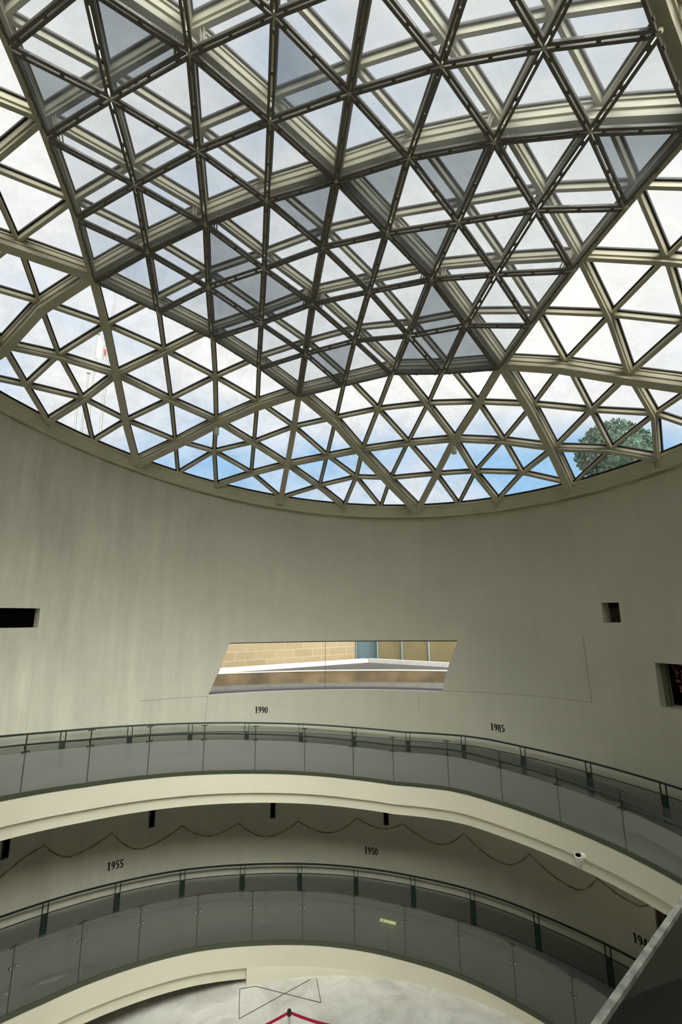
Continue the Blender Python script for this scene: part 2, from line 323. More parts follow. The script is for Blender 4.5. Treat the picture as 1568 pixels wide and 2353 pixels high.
def planxy(i, j): return Vector((-0.5*i+0.5*j, 0.8660254*(i+j)))
def even_d(k, off):
    v = planxy(*k); r2 = v.length_squared; v = v*(1+CC*r2/49)
    if rr2(k) >= 48: v = v.normalized()*5.94
    z = sqrt(RS*RS-v.length_squared)-RS
    if rr2(k) >= 48: z = -2.36
    P = Vector((v.x, v.y, z)); n = Vector((v.x, v.y, z+RS)).normalized()
    return P-n*off, n
def pars(k):
    i, j = k
    if (i % 2 == 0 and j % 2 == 0) or rr2(k) >= 48: return [k]
    if i % 2 and j % 2 == 0: q = [(i-1, j), (i+1, j)]
    elif i % 2 == 0: q = [(i, j-1), (i, j+1)]
    else: q = [(i-1, j+1), (i+1, j-1)]
    return q if all(rr2(a) <= 52 for a in q) else [k]
DCACHE = {}
def delta(k):
    if k in DCACHE: return DCACHE[k]
    if rr2(k) >= 48: v = Vector((0, 0, 0))
    elif k in DELTA: v = Vector(DELTA[k])
    else:
        s_ = Vector((0, 0, 0)); c_ = 0
        for q, d in DELTA.items():
            if rr2((q[0]-k[0], q[1]-k[1])) <= 3: s_ += Vector(d); c_ += 1
        v = s_/c_*0.7 if c_ else s_
    if v.length > 0.16: v = v.normalized()*0.16
    DCACHE[k] = v; return v
NCACHE = {}
def nodeP(k, off=0.0):   # off in metres inward from the reference surface
    if (k, off) in NCACHE: return NCACHE[(k, off)]
    P, n = even_d(k, off/S); pr_ = pars(k)
    if len(pr_) == 2:
        a = sum((even_d(q, off/S)[0] for q in pr_), Vector((0, 0, 0)))/2; P = a*BL+P*(1-BL)
    W = D2W(P)+delta(k); NCACHE[(k, off)] = W; return W
def nodeN(k):
    return (DM @ even_d(k, 0)[1]).normalized()
NODES = [(i, j) for i in range(-9, 10) for j in range(-9, 10) if rr2((i, j)) <= 49 or rr2((i, j)) == 52]
NS = set(NODES)
DIRS = ((1, 0), (0, 1), (-1, 1))
EDGES = []
for k in NODES:
    for d in DIRS:
        q = (k[0]+d[0], k[1]+d[1])
        if q in NS and not (rr2(k) >= 48 and rr2(q) >= 48): EDGES.append((k, q, d))
BN = sorted([k for k in NODES if rr2(k) >= 48], key=lambda k: atan2(*planxy(*k)))
RING_AX = (DM @ Vector((0, 0, 1))).normalized(); RING_O = D2W((0, 0, -2.3))
TRIS = []
for k in NODES:
    for t in ((k, (k[0]+1, k[1]), (k[0], k[1]+1)), ((k[0]+1, k[1]+1), (k[0]+1, k[1]), (k[0], k[1]+1))):
        if all(q in NS for q in t): TRIS.append(t)
def nbrs(a): return {(a[0]+x, a[1]+y) for x, y in ((1, 0), (0, 1), (-1, 1), (-1, 0), (0, -1), (1, -1))}
for a, b in zip(BN, BN[1:]+BN[:1]):
    if b not in nbrs(a):
        c = [q for q in nbrs(a) & nbrs(b) if q in NS and rr2(q) < 48]
        if c: TRIS.append((a, b, c[0]))

def ecls(k, d):
    v = {(1, 0): k[1], (0, 1): k[0], (-1, 1): k[0]+k[1]}[d]
    return 0 if v % 4 == 0 else (1 if v % 2 == 0 else 2)
def strip(mb, ks, o1, o2, w, t0=0.0, t1=1.0, mi=0, side=0.0):
    """a bar of width w between depths o1 and o2 following the nodes ks"""
    loops = []
    for idx, k in enumerate(ks):
        n = nodeN(k)
        a = nodeP(ks[max(0, idx-1)]); b = nodeP(ks[min(len(ks)-1, idx+1)])
        d = (b-a).normalized(); sx = d.cross(n).normalized()
        P = nodeP(k)
        if len(ks) == 2 and (t0 > 0 or t1 < 1):
            A = nodeP(ks[0]); B = nodeP(ks[1]); P = A.lerp(B, t0 if idx == 0 else t1)
        P = P+sx*side
        loops.append([P-n*o1-sx*w/2, P-n*o1+sx*w/2, P-n*o2+sx*w/2, P-n*o2-sx*w/2])
    mb.sweep(loops, mi=mi)
def vis(ps):
    q = [pix(p) for p in ps]
    if any(x is None for x in q): return 0
    if not any(-20 < x[0] < 1588 and -20 < x[1] < 2373 for x in q): return 0
    q = [(min(1568, max(0, x[0])), min(2353, max(0, x[1]))) for x in q]
    return q
# ------------------------------------------------------------------ the dome: ribs, bars, panes, ring beam
dome = thing('glass_dome', 'cream steel and glass dome of triangles over the round hall', 'glass dome', tuple(RING_O))
def member(cls, ks):
    mb = MB()
    if cls == 0:
        strip(mb, ks, -0.10, -0.04, 0.17, mi=1)
        strip(mb, ks, -0.04, 0.03, 0.12)
        strip(mb, ks, 0.03, 0.47, 0.075)
        strip(mb, ks, 0.20, 0.235, 0.125)
        strip(mb, ks, 0.44, 0.50, 0.185)
    elif cls == 1:
        strip(mb, ks, -0.10, -0.04, 0.15, mi=1)
        strip(mb, ks, -0.04, 0.12, 0.085)
        strip(mb, ks, 0.20, 0.26, 0.085)
        for a, b in zip(ks, ks[1:]):
            strip(mb, [a, b], 0.12, 0.20, 0.035, 0.12, 0.88)
    else:
        strip(mb, ks, -0.10, -0.035, 0.135, mi=1)
        strip(mb, ks, -0.035, 0.11, 0.07)
    return mb
runs = []; used = set()
def key(k, d): return (k, d)
ED = {(k, d): q for k, q, d in EDGES}
for (k, d), q in sorted(ED.items()):
    c = ecls(k, d); step = {0: 4, 1: 2, 2: 1}[c]
    if (k, d) in used: continue
    # walk back to the start of the run
    def stop(n): return step == 1 or (n[0] % step == 0 and n[1] % step == 0) if c == 0 else (step == 1 or ecls_on_heavy(n))
    def ecls_on_heavy(n): return n[0] % 4 == 0 or n[1] % 4 == 0 or (n[0]+n[1]) % 4 == 0
    s0 = k
    while not stop(s0):
        b = (s0[0]-d[0], s0[1]-d[1])
        if (b, d) in ED: s0 = b
        else: break
    ks = [s0]; cur = s0
    while (cur, d) in ED:
        used.add((cur, d)); cur = ED[(cur, d)]; ks.append(cur)
        if stop(cur): break
    runs.append((c, ks))
thin = []
for c, ks in runs:
    if c < 2:
        member(c, ks).build(('main_rib', 'cross_rib')[c], [STEEL, GASKET], dome)
    else:
        q = vis([nodeP(k) for k in ks]); L_ = 0 if not q else math.hypot(q[0][0]-q[1][0], q[0][1]-q[1][1]); thin.append((L_, ks))
thin.sort(key=lambda t: -t[0])
for L_, ks in thin[:100]: member(2, ks).build('glazing_bar', [STEEL, GASKET], dome)
mb = MB()
for L_, ks in thin[100:]:
    q = member(2, ks); b = len(mb.v); mb.v += q.v; mb.f += [tuple(b+i for i in f) for f in q.f]; mb.mi += q.mi
tag(mb.build('glazing_bar', [STEEL, GASKET], dome), kind='stuff')
# node plates under the main joints
for k in NODES:
    if k[0] % 4 == 0 and k[1] % 4 == 0 and rr2(k) < 48:
        MB().lathe([(0.20, 0.40), (0.20, 0.515), (0.10, 0.52)], nodeP(k), -nodeN(k), 6).build('node_plate', STEEL, dome)
def pane(t):
    P = [nodeP(k, -0.075) for k in t]; c = sum(P, Vector((0, 0, 0)))/3; n = (P[1]-P[0]).cross(P[2]-P[0]).normalized()
    P = [p+(c-p)*0.02 for p in P]
    return MB().prism([p+n*0.008 for p in P], [p-n*0.008 for p in P])
pn = []
for t in TRIS:
    q = vis([nodeP(k) for k in t]); A = 0
    if q: A = abs((q[1][0]-q[0][0])*(q[2][1]-q[0][1])-(q[2][0]-q[0][0])*(q[1][1]-q[0][1]))
    pn.append((A, t))
pn.sort(key=lambda t: -t[0])
for A, t in pn[:100]: pane(t).build('glass_pane', PANE, dome)
mb = MB()
for A, t in pn[100:]:
    q = pane(t); b = len(mb.v); mb.v += q.v; mb.f += [tuple(b+i for i in f) for f in q.f]; mb.mi += q.mi
tag(mb.build('glass_pane', PANE, dome), kind='stuff')
# ring beam on top of the wall
RU = (DM @ Vector((1, 0, 0))).normalized(); RV = (DM @ Vector((0, 1, 0))).normalized()
def ringp(a, r, h): return RING_O+(RU*sin(a)+RV*cos(a))*r+RING_AX*h
mb = MB()
def ringsec(mb, sec, n=96, mi=0):
    mb.sweep([[ringp(2*pi*t/n, r, h) for r, h in sec] for t in range(n)], closed=True, mi=mi)
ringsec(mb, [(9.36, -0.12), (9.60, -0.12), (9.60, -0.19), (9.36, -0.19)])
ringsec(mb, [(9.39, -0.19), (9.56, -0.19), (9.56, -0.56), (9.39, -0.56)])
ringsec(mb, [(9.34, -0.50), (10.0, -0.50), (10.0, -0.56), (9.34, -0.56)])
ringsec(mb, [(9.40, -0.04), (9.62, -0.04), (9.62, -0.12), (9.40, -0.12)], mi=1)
mb.build('ring_beam', [RINGLIT, GASKET], dome)
for k in BN:
    v = planxy(*k); a = atan2(v.x, v.y); big = rr2(k) == 48
    if not big and (k[0] % 2 or k[1] % 2): continue
    mb = MB(); hw = 0.17 if big else 0.075
    if big:
        mb.prism([ringp(a-hw/9.4, 9.20, -0.14), ringp(a+hw/9.4, 9.20, -0.14), ringp(a+hw*1.5/9.4, 9.33, -0.56), ringp(a-hw*1.5/9.4, 9.33, -0.56)],
                 [ringp(a-hw/9.4, 9.5, -0.14), ringp(a+hw/9.4, 9.5, -0.14), ringp(a+hw*1.5/9.4, 9.5, -0.56), ringp(a-hw*1.5/9.4, 9.5, -0.56)])
    else:
        for sg in (-1, 1):
            c = a+sg*hw/9.4; e = 0.012/9.4
            mb.prism([ringp(c-e, 9.34, -0.19), ringp(c+e, 9.34, -0.19), ringp(c+e, 9.34, -0.50), ringp(c-e, 9.34, -0.50)],
                     [ringp(c-e, 9.5, -0.19), ringp(c+e, 9.5, -0.19), ringp(c+e, 9.5, -0.50), ringp(c-e, 9.5, -0.50)])
        mb.prism([ringp(a-hw/9.4, 9.42, -0.19), ringp(a+hw/9.4, 9.42, -0.19), ringp(a+hw/9.4, 9.42, -0.50), ringp(a-hw/9.4, 9.42, -0.50)],
                 [ringp(a-hw/9.4, 9.5, -0.19), ringp(a+hw/9.4, 9.5, -0.19), ringp(a+hw/9.4, 9.5, -0.50), ringp(a-hw/9.4, 9.5, -0.50)])
    mb.build('support_bracket', RINGLIT, dome)

# ------------------------------------------------------------------ the triangular shade screens under the middle of the dome
def hexr(k): return max(abs(k[0]), abs(k[1]), abs(k[0]+k[1]))
SH = 0.663
stris = []
for i in range(-5, 5):
    for j in range(-5, 5):
        for up_, t in ((0, ((i, j), (i+1, j), (i, j+1))), (1, ((i+1, j+1), (i+1, j), (i, j+1)))):
            if all(hexr(k) <= 4 for k in t): stris.append((t, up_))
vist = []
for t, up_ in stris:
    q = vis([nodeP(k, SH) for k in t])
    if not q: continue
    c = [pix(nodeP(k, SH)) for k in t]; cx = sum(a[0] for a in c)/3; cy = sum(a[1] for a in c)/3
    row = min(k[0]+k[1] for k in t) if up_ == 0 else max(k[0]+k[1] for k in t)-1
    row = min(k[0]+k[1] for k in t)
    vist.append((row, cx, cy, t, up_))
ORD = ['first', 'second', 'third', 'fourth', 'fifth', 'sixth', 'seventh', 'eighth', 'ninth', 'tenth', 'eleventh', 'twelfth', 'thirteenth', 'fourteenth', 'fifteenth', 'sixteenth']
rows = sorted({v[0] for v in vist}, reverse=True)
for ri, row in enumerate(rows):
    rt = sorted([v for v in vist if v[0] == row], key=lambda v: v[1])
    for ci, (_, cx, cy, t, up_) in enumerate(rt):
        ks = tuple(t); dk = any(set(ks) == set(d) for d in DARK)
        P = [nodeP(k, SH) for k in ks]
        # every screen sits level with its own small tilt, leaving a slot to the next one
        c = sum(P, Vector((0, 0, 0)))/3; n = (P[1]-P[0]).cross(P[2]-P[0]).normalized()
        if n.z > 0: n = -n
        edge = (P[1]-P[0]).length
        def inset(Q, d):
            cc = sum(Q, Vector((0, 0, 0)))/3; rin = edge*0.2887
            return [cc+(q-cc)*(1-d/rin) for q in Q]
        rnd = random.Random(hash((ks[0][0]*31+ks[0][1]*17+up_*5)) & 1023)
        gap = 0.011+rnd.random()*0.006
        if dk: gap = 0.020
        O = inset(P, gap); I = inset(P, gap+0.046)
        rowname = 'lowest' if ri == 0 else ORD[ri]+' lowest'
        look = 'dark grey' if dk else 'pale'
        lab = '%s triangular mesh screen, %s from the left in the %s row of screens' % (look, ORD[ci] if ci < 16 else 'last', rowname)
        if ci == len(rt)-1: lab = '%s triangular mesh screen at the right end of the %s row of screens' % (look, rowname)
        if ci == 0: lab = '%s triangular mesh screen at the left end of the %s row of screens' % (look, rowname)
        sc = thing('shade_screen', lab, 'shade screen', tuple(c), 'triangular mesh screens hung under the dome')
        fr = MB()
        for a in range(3):
            b = (a+1) % 3
            fr.prism([O[a]+n*0.03, O[b]+n*0.03, I[b]+n*0.03, I[a]+n*0.03], [O[a]-n*0.03, O[b]-n*0.03, I[b]-n*0.03, I[a]-n*0.03])
            out = ((O[a]+O[b])/2-c).normalized(); d_ = (O[b]-O[a]).normalized()
            for tt in (0.12, 0.5, 0.88):
                pp = O[a].lerp(O[b], tt)
                fr.quadbox([pp-d_*0.03-n*0.02, pp+d_*0.03-n*0.02, pp+d_*0.03+out*gap-n*0.02, pp-d_*0.03+out*gap-n*0.02,
                            pp-d_*0.03+n*0.02, pp+d_*0.03+n*0.02, pp+d_*0.03+out*gap+n*0.02, pp-d_*0.03+out*gap+n*0.02])
        fr.build('frame', SHFRAME, sc)
        me = MB().prism([p+n*0.004 for p in I], [p-n*0.004 for p in I]); mo = me.build('mesh_infill', MESHD if dk else MESH, sc)
# hangers that carry the screens from the ribs
for k in NODES:
    if hexr(k) <= 4 and (k[0] % 2 == 0 and k[1] % 2 == 0) and not (k[0] % 4 == 0 and k[1] % 4 == 0):
        P1 = nodeP(k, 0.24); n = nodeN(k)
        if not vis([P1]): continue
        mb = MB()
        for d in DIRS+((-1, 0), (0, -1), (1, -1)):
            q = (k[0]+d[0], k[1]+d[1])
            if hexr(q) > 4: continue
            dd = (nodeP(q)-nodeP(k)).normalized(); sx = dd.cross(n).normalized()
            for off in (0.22, 0.28):
                b = nodeP(k)+dd*off
                mb.bar(b-n*0.22, b-n*(SH-0.03), 0.018, 0.04, up=sx)
        mb.build('hanger', STEEL, dome)
for k in NODES:
    if hexr(k) <= 4 and vis([nodeP(k, SH)]):
        MB().lathe([(0.042, -0.03), (0.042, 0.03)], nodeP(k, SH), -nodeN(k), 6).build('screen_hub', STEEL, dome)
# two small lamps hanging from the ribs
for (i, j), lab, a in (((6, -2), 'small white cylindrical spotlight hanging from the rib at the lower left of the dome', 0),
                       ((2, 4), 'small white cylindrical spotlight hanging from the rib right of the dome\'s lowest point', 0)):
    P = nodeP((i, j), 0.5)
    l_ = thing('spotlight', lab, 'spotlight', tuple(P))
    mb = MB().lathe([(0.012, 0.06), (0.012, -0.12)], P+Vector((0.02, 0, -0.02)), seg=8); mb.build('stem', WHITE, l_)
    MB().lathe([(0.05, 0), (0.075, -0.01), (0.08, -0.20), (0.065, -0.20), (0.06, -0.14)], P+Vector((0.04, -0.05, -0.10)), seg=16).build('lamp_body', WHITE, l_, smooth=True)

# ------------------------------------------------------------------ round wall with its openings
def topz(az, r):      # height of the underside of the ring beam over a point of the wall
    x, y = r*sin(radians(az)), r*cos(radians(az))
    return RING_O.z-(RING_AX.x*(x-RING_O.x)+RING_AX.y*(y-RING_O.y))/RING_AX.z-0.545/RING_AX.z
mb = MB(); NA = 180; loops = []
for t in range(NA):
    az = t*360/NA; zt = topz(az, 9.42)
    loops.append([cyl(az, wr(-0.3), -0.3), cyl(az, wr(zt), zt), cyl(az, 9.9, zt), cyl(az, 9.9, -0.3)])
mb.sweep(loops, closed=True)
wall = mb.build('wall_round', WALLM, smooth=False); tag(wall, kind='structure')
def cutter(poly, r0=8.3, r1=10.6):
    c = MB(); c.prism([cyl(a, r0, z) for a, z in poly], [cyl(a, r1, z) for a, z in poly]); return c
def arc(a0, a1, z0, z1, n):
    return [(a0+(a1-a0)*t/n, z0+(z1-z0)*t/n) for t in range(n+1)]
WIN = arc(-20.71, 25.73, GZ-0.668, GZ-0.668, 14)+arc(22.05, -24.51, GZ-2.235, GZ-2.235, 14)
LEFT = arc(-64, -54.2, GZ+0.41, GZ+0.41, 4)+arc(-54.2, -64, GZ-0.08, GZ-0.08, 4)
SQR = [(51.95, GZ+0.383), (54.68, GZ+0.383), (54.68, GZ-0.136), (51.95, GZ-0.136)]
RGT = arc(58.85, 66, GZ-1.09, GZ-1.09, 4)+arc(66, 58.85, GZ-2.10, GZ-2.10, 4)
DOOR = arc(54.3, 61.5, 2.66, 2.66, 4)+arc(61.5, 54.3, 0.18, 0.18, 4)
cut = MB()
for P in (WIN, LEFT, SQR, RGT, DOOR):
    q = cutter(P); b = len(cut.v); cut.v += q.v; cut.f += [tuple(b+i for i in f) for f in q.f]; cut.mi += q.mi
co = cut.build('cutter', WALLM)
bo = wall.modifiers.new('openings', 'BOOLEAN'); bo.object = co; bo.operation = 'DIFFERENCE'; bo.solver = 'EXACT'
bpy.context.view_layer.update()
me = bpy.data.meshes.new_from_object(wall.evaluated_get(bpy.context.evaluated_depsgraph_get()))
wall.modifiers.clear(); wall.data = me; bpy.data.objects.remove(co)
for p in wall.data.polygons: p.use_smooth = abs(p.normal.z) < 0.3 and p.area > 0.0
try: wall.data.set_sharp_from_angle(angle=radians(12))
except Exception: pass

# window_1: the long slanted window
w1 = struct('window_1')
def panel(poly, r, th, name, m_, parent): return MB().prism([cyl(a, r, z) for a, z in poly], [cyl(a, r+th, z) for a, z in poly]).build(name, m_, parent)
clearG = glass('window_glass', (0.93, 0.95, 0.95), 0.6)
xm = -1.25
top = lambda a: GZ-0.668
WL = arc(-20.71, xm, GZ-0.668, GZ-0.668, 7)+arc(xm-0.12, -24.51, GZ-2.235, GZ-2.235, 7)
WR = arc(xm, 25.73, GZ-0.668, GZ-0.668, 8)+arc(22.05, xm-0.10, GZ-2.235, GZ-2.235, 8)
panel(WL, 9.58, 0.012, 'glass_pane', clearG, w1); panel(WR, 9.58, 0.012, 'glass_pane', clearG, w1)
mb = MB(); mb.bar(cyl(xm, 9.57, GZ-0.668), cyl(xm-0.10, 9.57, GZ-2.235), 0.012, 0.02, up=Vector((0, 1, 0))); mb.build('glass_joint', BRONZE, w1)
mb = MB(); n_ = 24
mb.sweep([[cyl(-24.4+46.4*t/n_, 9.262, GZ-2.234), cyl(-24.4+46.4*t/n_, 9.38, GZ-2.234), cyl(-24.4+46.4*t/n_, 9.38, GZ-2.215), cyl(-24.4+46.4*t/n_, 9.262, GZ-2.215)] for t in range(n_+1)])
mb.build('window_sill', WFRAME, w1)
mb = MB(); mb.sweep([[cyl(-24.4+46.4*t/n_, 9.39, GZ-2.234), cyl(-24.4+46.4*t/n_, 9.89, GZ-2.234), cyl(-24.4+46.4*t/n_, 9.89, GZ-2.226), cyl(-24.4+46.4*t/n_, 9.39, GZ-2.226)] for t in range(n_+1)])
mb.build('sill_membrane', MAROON, w1)
mb = MB()
mb.sweep([[cyl(-20.6+46.2*t/n_, 9.45, GZ-0.70), cyl(-20.6+46.2*t/n_, 9.65, GZ-0.70), cyl(-20.6+46.2*t/n_, 9.65, GZ-0.67), cyl(-20.6+46.2*t/n_, 9.45, GZ-0.67)] for t in range(n_+1)])
mb.build('window_frame', GASKET, w1)
# window_2: black slot high on the left, window_3: small square, window_4: larger opening on the right
w2 = struct('window_2'); panel([(a, z) for a, z in arc(-65, -53.7, GZ+0.45, GZ+0.45, 4)+arc(-53.7, -65, GZ-0.12, GZ-0.12, 4)], 9.62, 0.25, 'dark_pane', BLACK, w2)
w3 = struct('window_3'); panel([(51.2, GZ+0.45), (55.4, GZ+0.45), (55.4, GZ-0.2), (51.2, GZ-0.2)], 9.80, 0.09, 'brown_pane', REVEAL, w3)
panel([(51.2, GZ+0.45), (55.4, GZ+0.45), (55.4, GZ+0.24), (51.2, GZ+0.24)], 9.77, 0.03, 'dark_red_blind', paint('dark_red_cloth', (0.03, 0.004, 0.004), 0.8), w3)
w4 = struct('window_4')
mb = MB()
for a0, a1, z0, z1 in ((58.85, 59.5, GZ-2.10, GZ-1.09),):
    mb.prism([cyl(a0, 9.52, z0), cyl(a1, 9.52, z0), cyl(a1, 9.52, z1), cyl(a0, 9.52, z1)], [cyl(a0, 9.62, z0), cyl(a1, 9.62, z0), cyl(a1, 9.62, z1), cyl(a0, 9.62, z1)])
mb.build('window_frame', paint('grey_green_frame', (0.16, 0.17, 0.12), 0.6), w4)
panel(arc(58, 68, GZ-1.0, GZ-1.0, 4)+arc(68, 58, GZ-2.2, GZ-2.2, 4), 10.5, 0.1, 'dark_back', BLACK, w4)
mb = MB()
for z in (GZ-1.02, GZ-2.2):
    mb.prism([cyl(a, r, z) for a, r in ((58, 9.9), (63, 9.9), (68, 9.9), (68, 10.6), (63, 10.6), (58, 10.6))], [cyl(a, r, z+0.05) for a, r in ((58, 9.9), (63, 9.9), (68, 9.9), (68, 10.6), (63, 10.6), (58, 10.6))])
for a in (58, 68):
    mb.prism([cyl(a, 9.9, GZ-2.2), cyl(a, 10.6, GZ-2.2), cyl(a, 10.6, GZ-1.0), cyl(a, 9.9, GZ-1.0)], [cyl(a+0.3, 9.9, GZ-2.2), cyl(a+0.3, 10.6, GZ-2.2), cyl(a+0.3, 10.6, GZ-1.0), cyl(a+0.3, 9.9, GZ-1.0)])
mb.build('niche_lining', JAMB, w4)
fl = thing('flower_garland', 'cluster of dried pink and brown blossoms hanging inside the right-hand wall opening', 'flowers', tuple(cyl(60.9, 9.75, GZ-1.1)))
mb = MB()
rnd = random.Random(3)
for i in range(46):
    t = rnd.random(); s_ = 0.18*(1-t)+0.02
    c = cyl(60.9+rnd.uniform(-1, 1)*s_*6, 9.72+rnd.uniform(-0.05, 0.05), GZ-1.11-t*0.68); r = rnd.uniform(0.02, 0.038)
    ax = Vector((rnd.uniform(-1, 1), rnd.uniform(-1, 1), rnd.uniform(-1, 1)))
    mb.lathe([(0.2*r, -r*0.5), (r, 0), (r*0.8, r*0.5), (0.2*r, r*0.3)], c, ax, 6)
mb.build('blossoms', PINK, fl, smooth=True)
MB().tube([cyl(60.9, 9.72, GZ-1.09), cyl(60.95, 9.73, GZ-1.5), cyl(60.9, 9.72, GZ-1.8)], 0.008, 6).build('stem', BARK, fl)
# slit windows low on the wall under the upper ramp
for k, (a0, zb) in enumerate(((-55.2, 3.33), (-33.4, 3.04), (-11.5, 2.76), (10.38, 2.52))):
    ws = struct('window_%d' % (5+k)); zt = zb+1.0; hw = 0.052
    C0 = cyl(a0, wr(zb), zb); tn = Vector((cos(radians(a0)), -sin(radians(a0)), 0)); rd = Vector((sin(radians(a0)), cos(radians(a0)), 0))
    def bx(mb, u0, u1, z0, z1, d0, d1): mb.quadbox([C0+tn*u0+rd*d0+Vector((0, 0, z0-zb)), C0+tn*u1+rd*d0+Vector((0, 0, z0-zb)), C0+tn*u1+rd*d1+Vector((0, 0, z0-zb)), C0+tn*u0+rd*d1+Vector((0, 0, z0-zb)),
                                                      C0+tn*u0+rd*d0+Vector((0, 0, z1-zb)), C0+tn*u1+rd*d0+Vector((0, 0, z1-zb)), C0+tn*u1+rd*d1+Vector((0, 0, z1-zb)), C0+tn*u0+rd*d1+Vector((0, 0, z1-zb))])
    mb = MB(); bx(mb, -hw-0.025, -hw, zb, zt, -0.03, 0.06); bx(mb, hw, hw+0.025, zb, zt, -0.03, 0.06); bx(mb, -hw-0.025, hw+0.025, zb-0.03, zb, -0.03, 0.06); bx(mb, -hw-0.025, hw+0.025, zt, zt+0.03, -0.03, 0.06)
    mb.build('window_frame', POSTG, ws)
    mb = MB(); bx(mb, -hw, hw, zb, zt, -0.012, 0.03); mb.build('dark_pane', BLACK, ws)
# door_1 on the right
d1 = struct('door_1')
mb = MB()
mb.prism([cyl(54.32, 9.2, 0.2), cyl(55.4, 9.2, 0.2), cyl(55.4, 9.2, 2.64), cyl(54.32, 9.2, 2.64)], [cyl(54.32, 9.5, 0.2), cyl(55.4, 9.5, 0.2), cyl(55.4, 9.5, 2.64), cyl(54.32, 9.5, 2.64)])
mb.build('door_jamb', JAMB, d1)
panel(arc(54.0, 62, 2.7, 2.7, 4)+arc(62, 54.0, 0.1, 0.1, 4), 9.6, 0.1, 'door_leaf', BLACK, d1)

# plaster joints on the wall
def wallline(pts, w=0.012, proud=0.004, m_=SEAM, name='trim'):
    mb = MB(); lo = []
    out = []
    for (a0, z0), (a1, z1) in zip(pts, pts[1:]):
        n = max(1, int(max(abs(a1-a0)/2, abs(z1-z0)/0.6)))
        for t in range(n): out.append((a0+(a1-a0)*t/n, z0+(z1-z0)*t/n))
    out.append(pts[-1])
    vert = abs(pts[-1][0]-pts[0][0]) < 1.5
    for a, z in out:
        r = wr(z)
        if vert:
            da = degrees(w/2/r); lo.append([cyl(a-da, r+0.01, z), cyl(a+da, r+0.01, z), cyl(a+da, r-proud, z), cyl(a-da, r-proud, z)])
        else:
            lo.append([cyl(a, r+0.01, z-w/2), cyl(a, r+0.01, z+w/2), cyl(a, wr(z+w/2)-proud, z+w/2), cyl(a, wr(z-w/2)-proud, z-w/2)])
    mb.sweep(lo); o = mb.build(name, m_); tag(o, kind='structure'); return o
tn_ = 1
for pts in (((-37, 6.38), (-24.4, 6.34)), ((22.2, 6.40), (41.5, 6.42), (48.6, 6.40)), ((48.7, 6.40), (48.4, 8.1)), ((-24.6, 6.34), (-24.9, 5.6)), ((17.6, 6.3), (17.5, 5.7))):
    wallline(pts, name='trim_%d' % tn_); tn_ += 1

# ------------------------------------------------------------------ ground floor
mb = MB(); mb.lathe([(9.12, 0.0), (9.12, -0.25)], seg=120)
fo = mb.build('floor', MARBLE); tag(fo, kind='structure')
for A_, B_ in (((-2.194, 6.391), (-2.022, 5.508)), ((-2.194, 6.391), (-1.821, 6.468)), ((-1.821, 6.468), (-0.221, 5.935)), ((-2.022, 5.508), (-0.510, 6.674)), ((-0.361, 6.687), (-0.221, 5.935))):
    mb = MB(); mb.bar((A_[0], A_[1], 0.003), (B_[0], B_[1], 0.003), 0.015, 0.008); tag(mb.build('trim_%d' % tn_, INLAY), kind='structure'); tn_ += 1

# ------------------------------------------------------------------ the spiral ramp
PROF = [(-235, 7.95), (-185, 7.09), (-150, 6.55), (-110, 5.90), (-65.8, 5.314), (-51.2, 5.098), (-34.3, 4.896), (-17.0, 4.685), (-5.8, 4.56), (5.3, 4.431), (14.4, 4.344), (26.6, 4.353), (30.5, 4.33), (37.8, 4.243),
        (49.0, 4.135), (60.5, 4.038), (69.0, 3.962), (298.7, 1.496), (305.1, 1.37), (321, 1.145), (332.3, 0.995), (343.3, 0.819), (350.2, 0.727), (363.5, 0.575), (375.6, 0.443), (386.8, 0.355), (398.3, 0.233), (415, 0.10), (428, 0.01)]
def rz(a):
    for (a0, z0), (a1, z1) in zip(PROF, PROF[1:]):
        if a <= a1: return z0+(z1-z0)*(a-a0)/(a1-a0)
    return PROF[-1][1]
def rsteps(a0, a1, st=3.0):
    s_ = {a0, a1} | {a for a, _ in PROF if a0 < a < a1}
    n = int((a1-a0)/st); s_ |= {a0+(a1-a0)*t/n for t in range(1, n)}
    return sorted(s_)
RI = 6.8
def helix(a0, a1, sec, name, m_, parent, st=3.0, smooth=True):
    """sec: (radius or None for the wall, height above the deck); one closed section swept along the ramp"""
    mb = MB(); lo = []
    for a in rsteps(a0, a1, st):
        z = rz(a); lp = []
        for r, h in sec:
            zz = max(z+h, 0.0005) ; lp.append(cyl(a, wr(zz)-0.004 if r is None else r, zz))
        lo.append(lp)
    mb.sweep(lo); return mb.build(name, m_, parent, smooth=smooth)
ramp = thing('spiral_ramp', 'cream-edged spiral ramp winding down inside the round grey wall', 'ramp', (0, 0, 0))
A0, A1 = -235, 428
helix(A0, A1, [(RI+0.04, 0), (None, 0), (None, -0.06), (RI+0.04, -0.06)], 'deck', DECK, ramp)
helix(A0, A1, [(RI, -0.005), (RI+0.10, -0.005), (RI+0.10, -0.47), (RI, -0.47)], 'upper_fascia', CREAM, ramp)
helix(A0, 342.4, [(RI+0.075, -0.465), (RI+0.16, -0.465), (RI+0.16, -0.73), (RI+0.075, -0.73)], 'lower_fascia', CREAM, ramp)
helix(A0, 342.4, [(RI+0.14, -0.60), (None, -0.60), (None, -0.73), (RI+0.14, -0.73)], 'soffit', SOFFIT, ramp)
mb = MB(); lo = []
for a in rsteps(342.4, 412):
    z = rz(a); lo.append([cyl(a, RI-0.0005, 0.0), cyl(a, 7.0, 0.0), cyl(a, 7.0, max(z-0.05, 0.002)), cyl(a, RI-0.0005, max(z-0.46, 0.001))])
mb.sweep(lo)
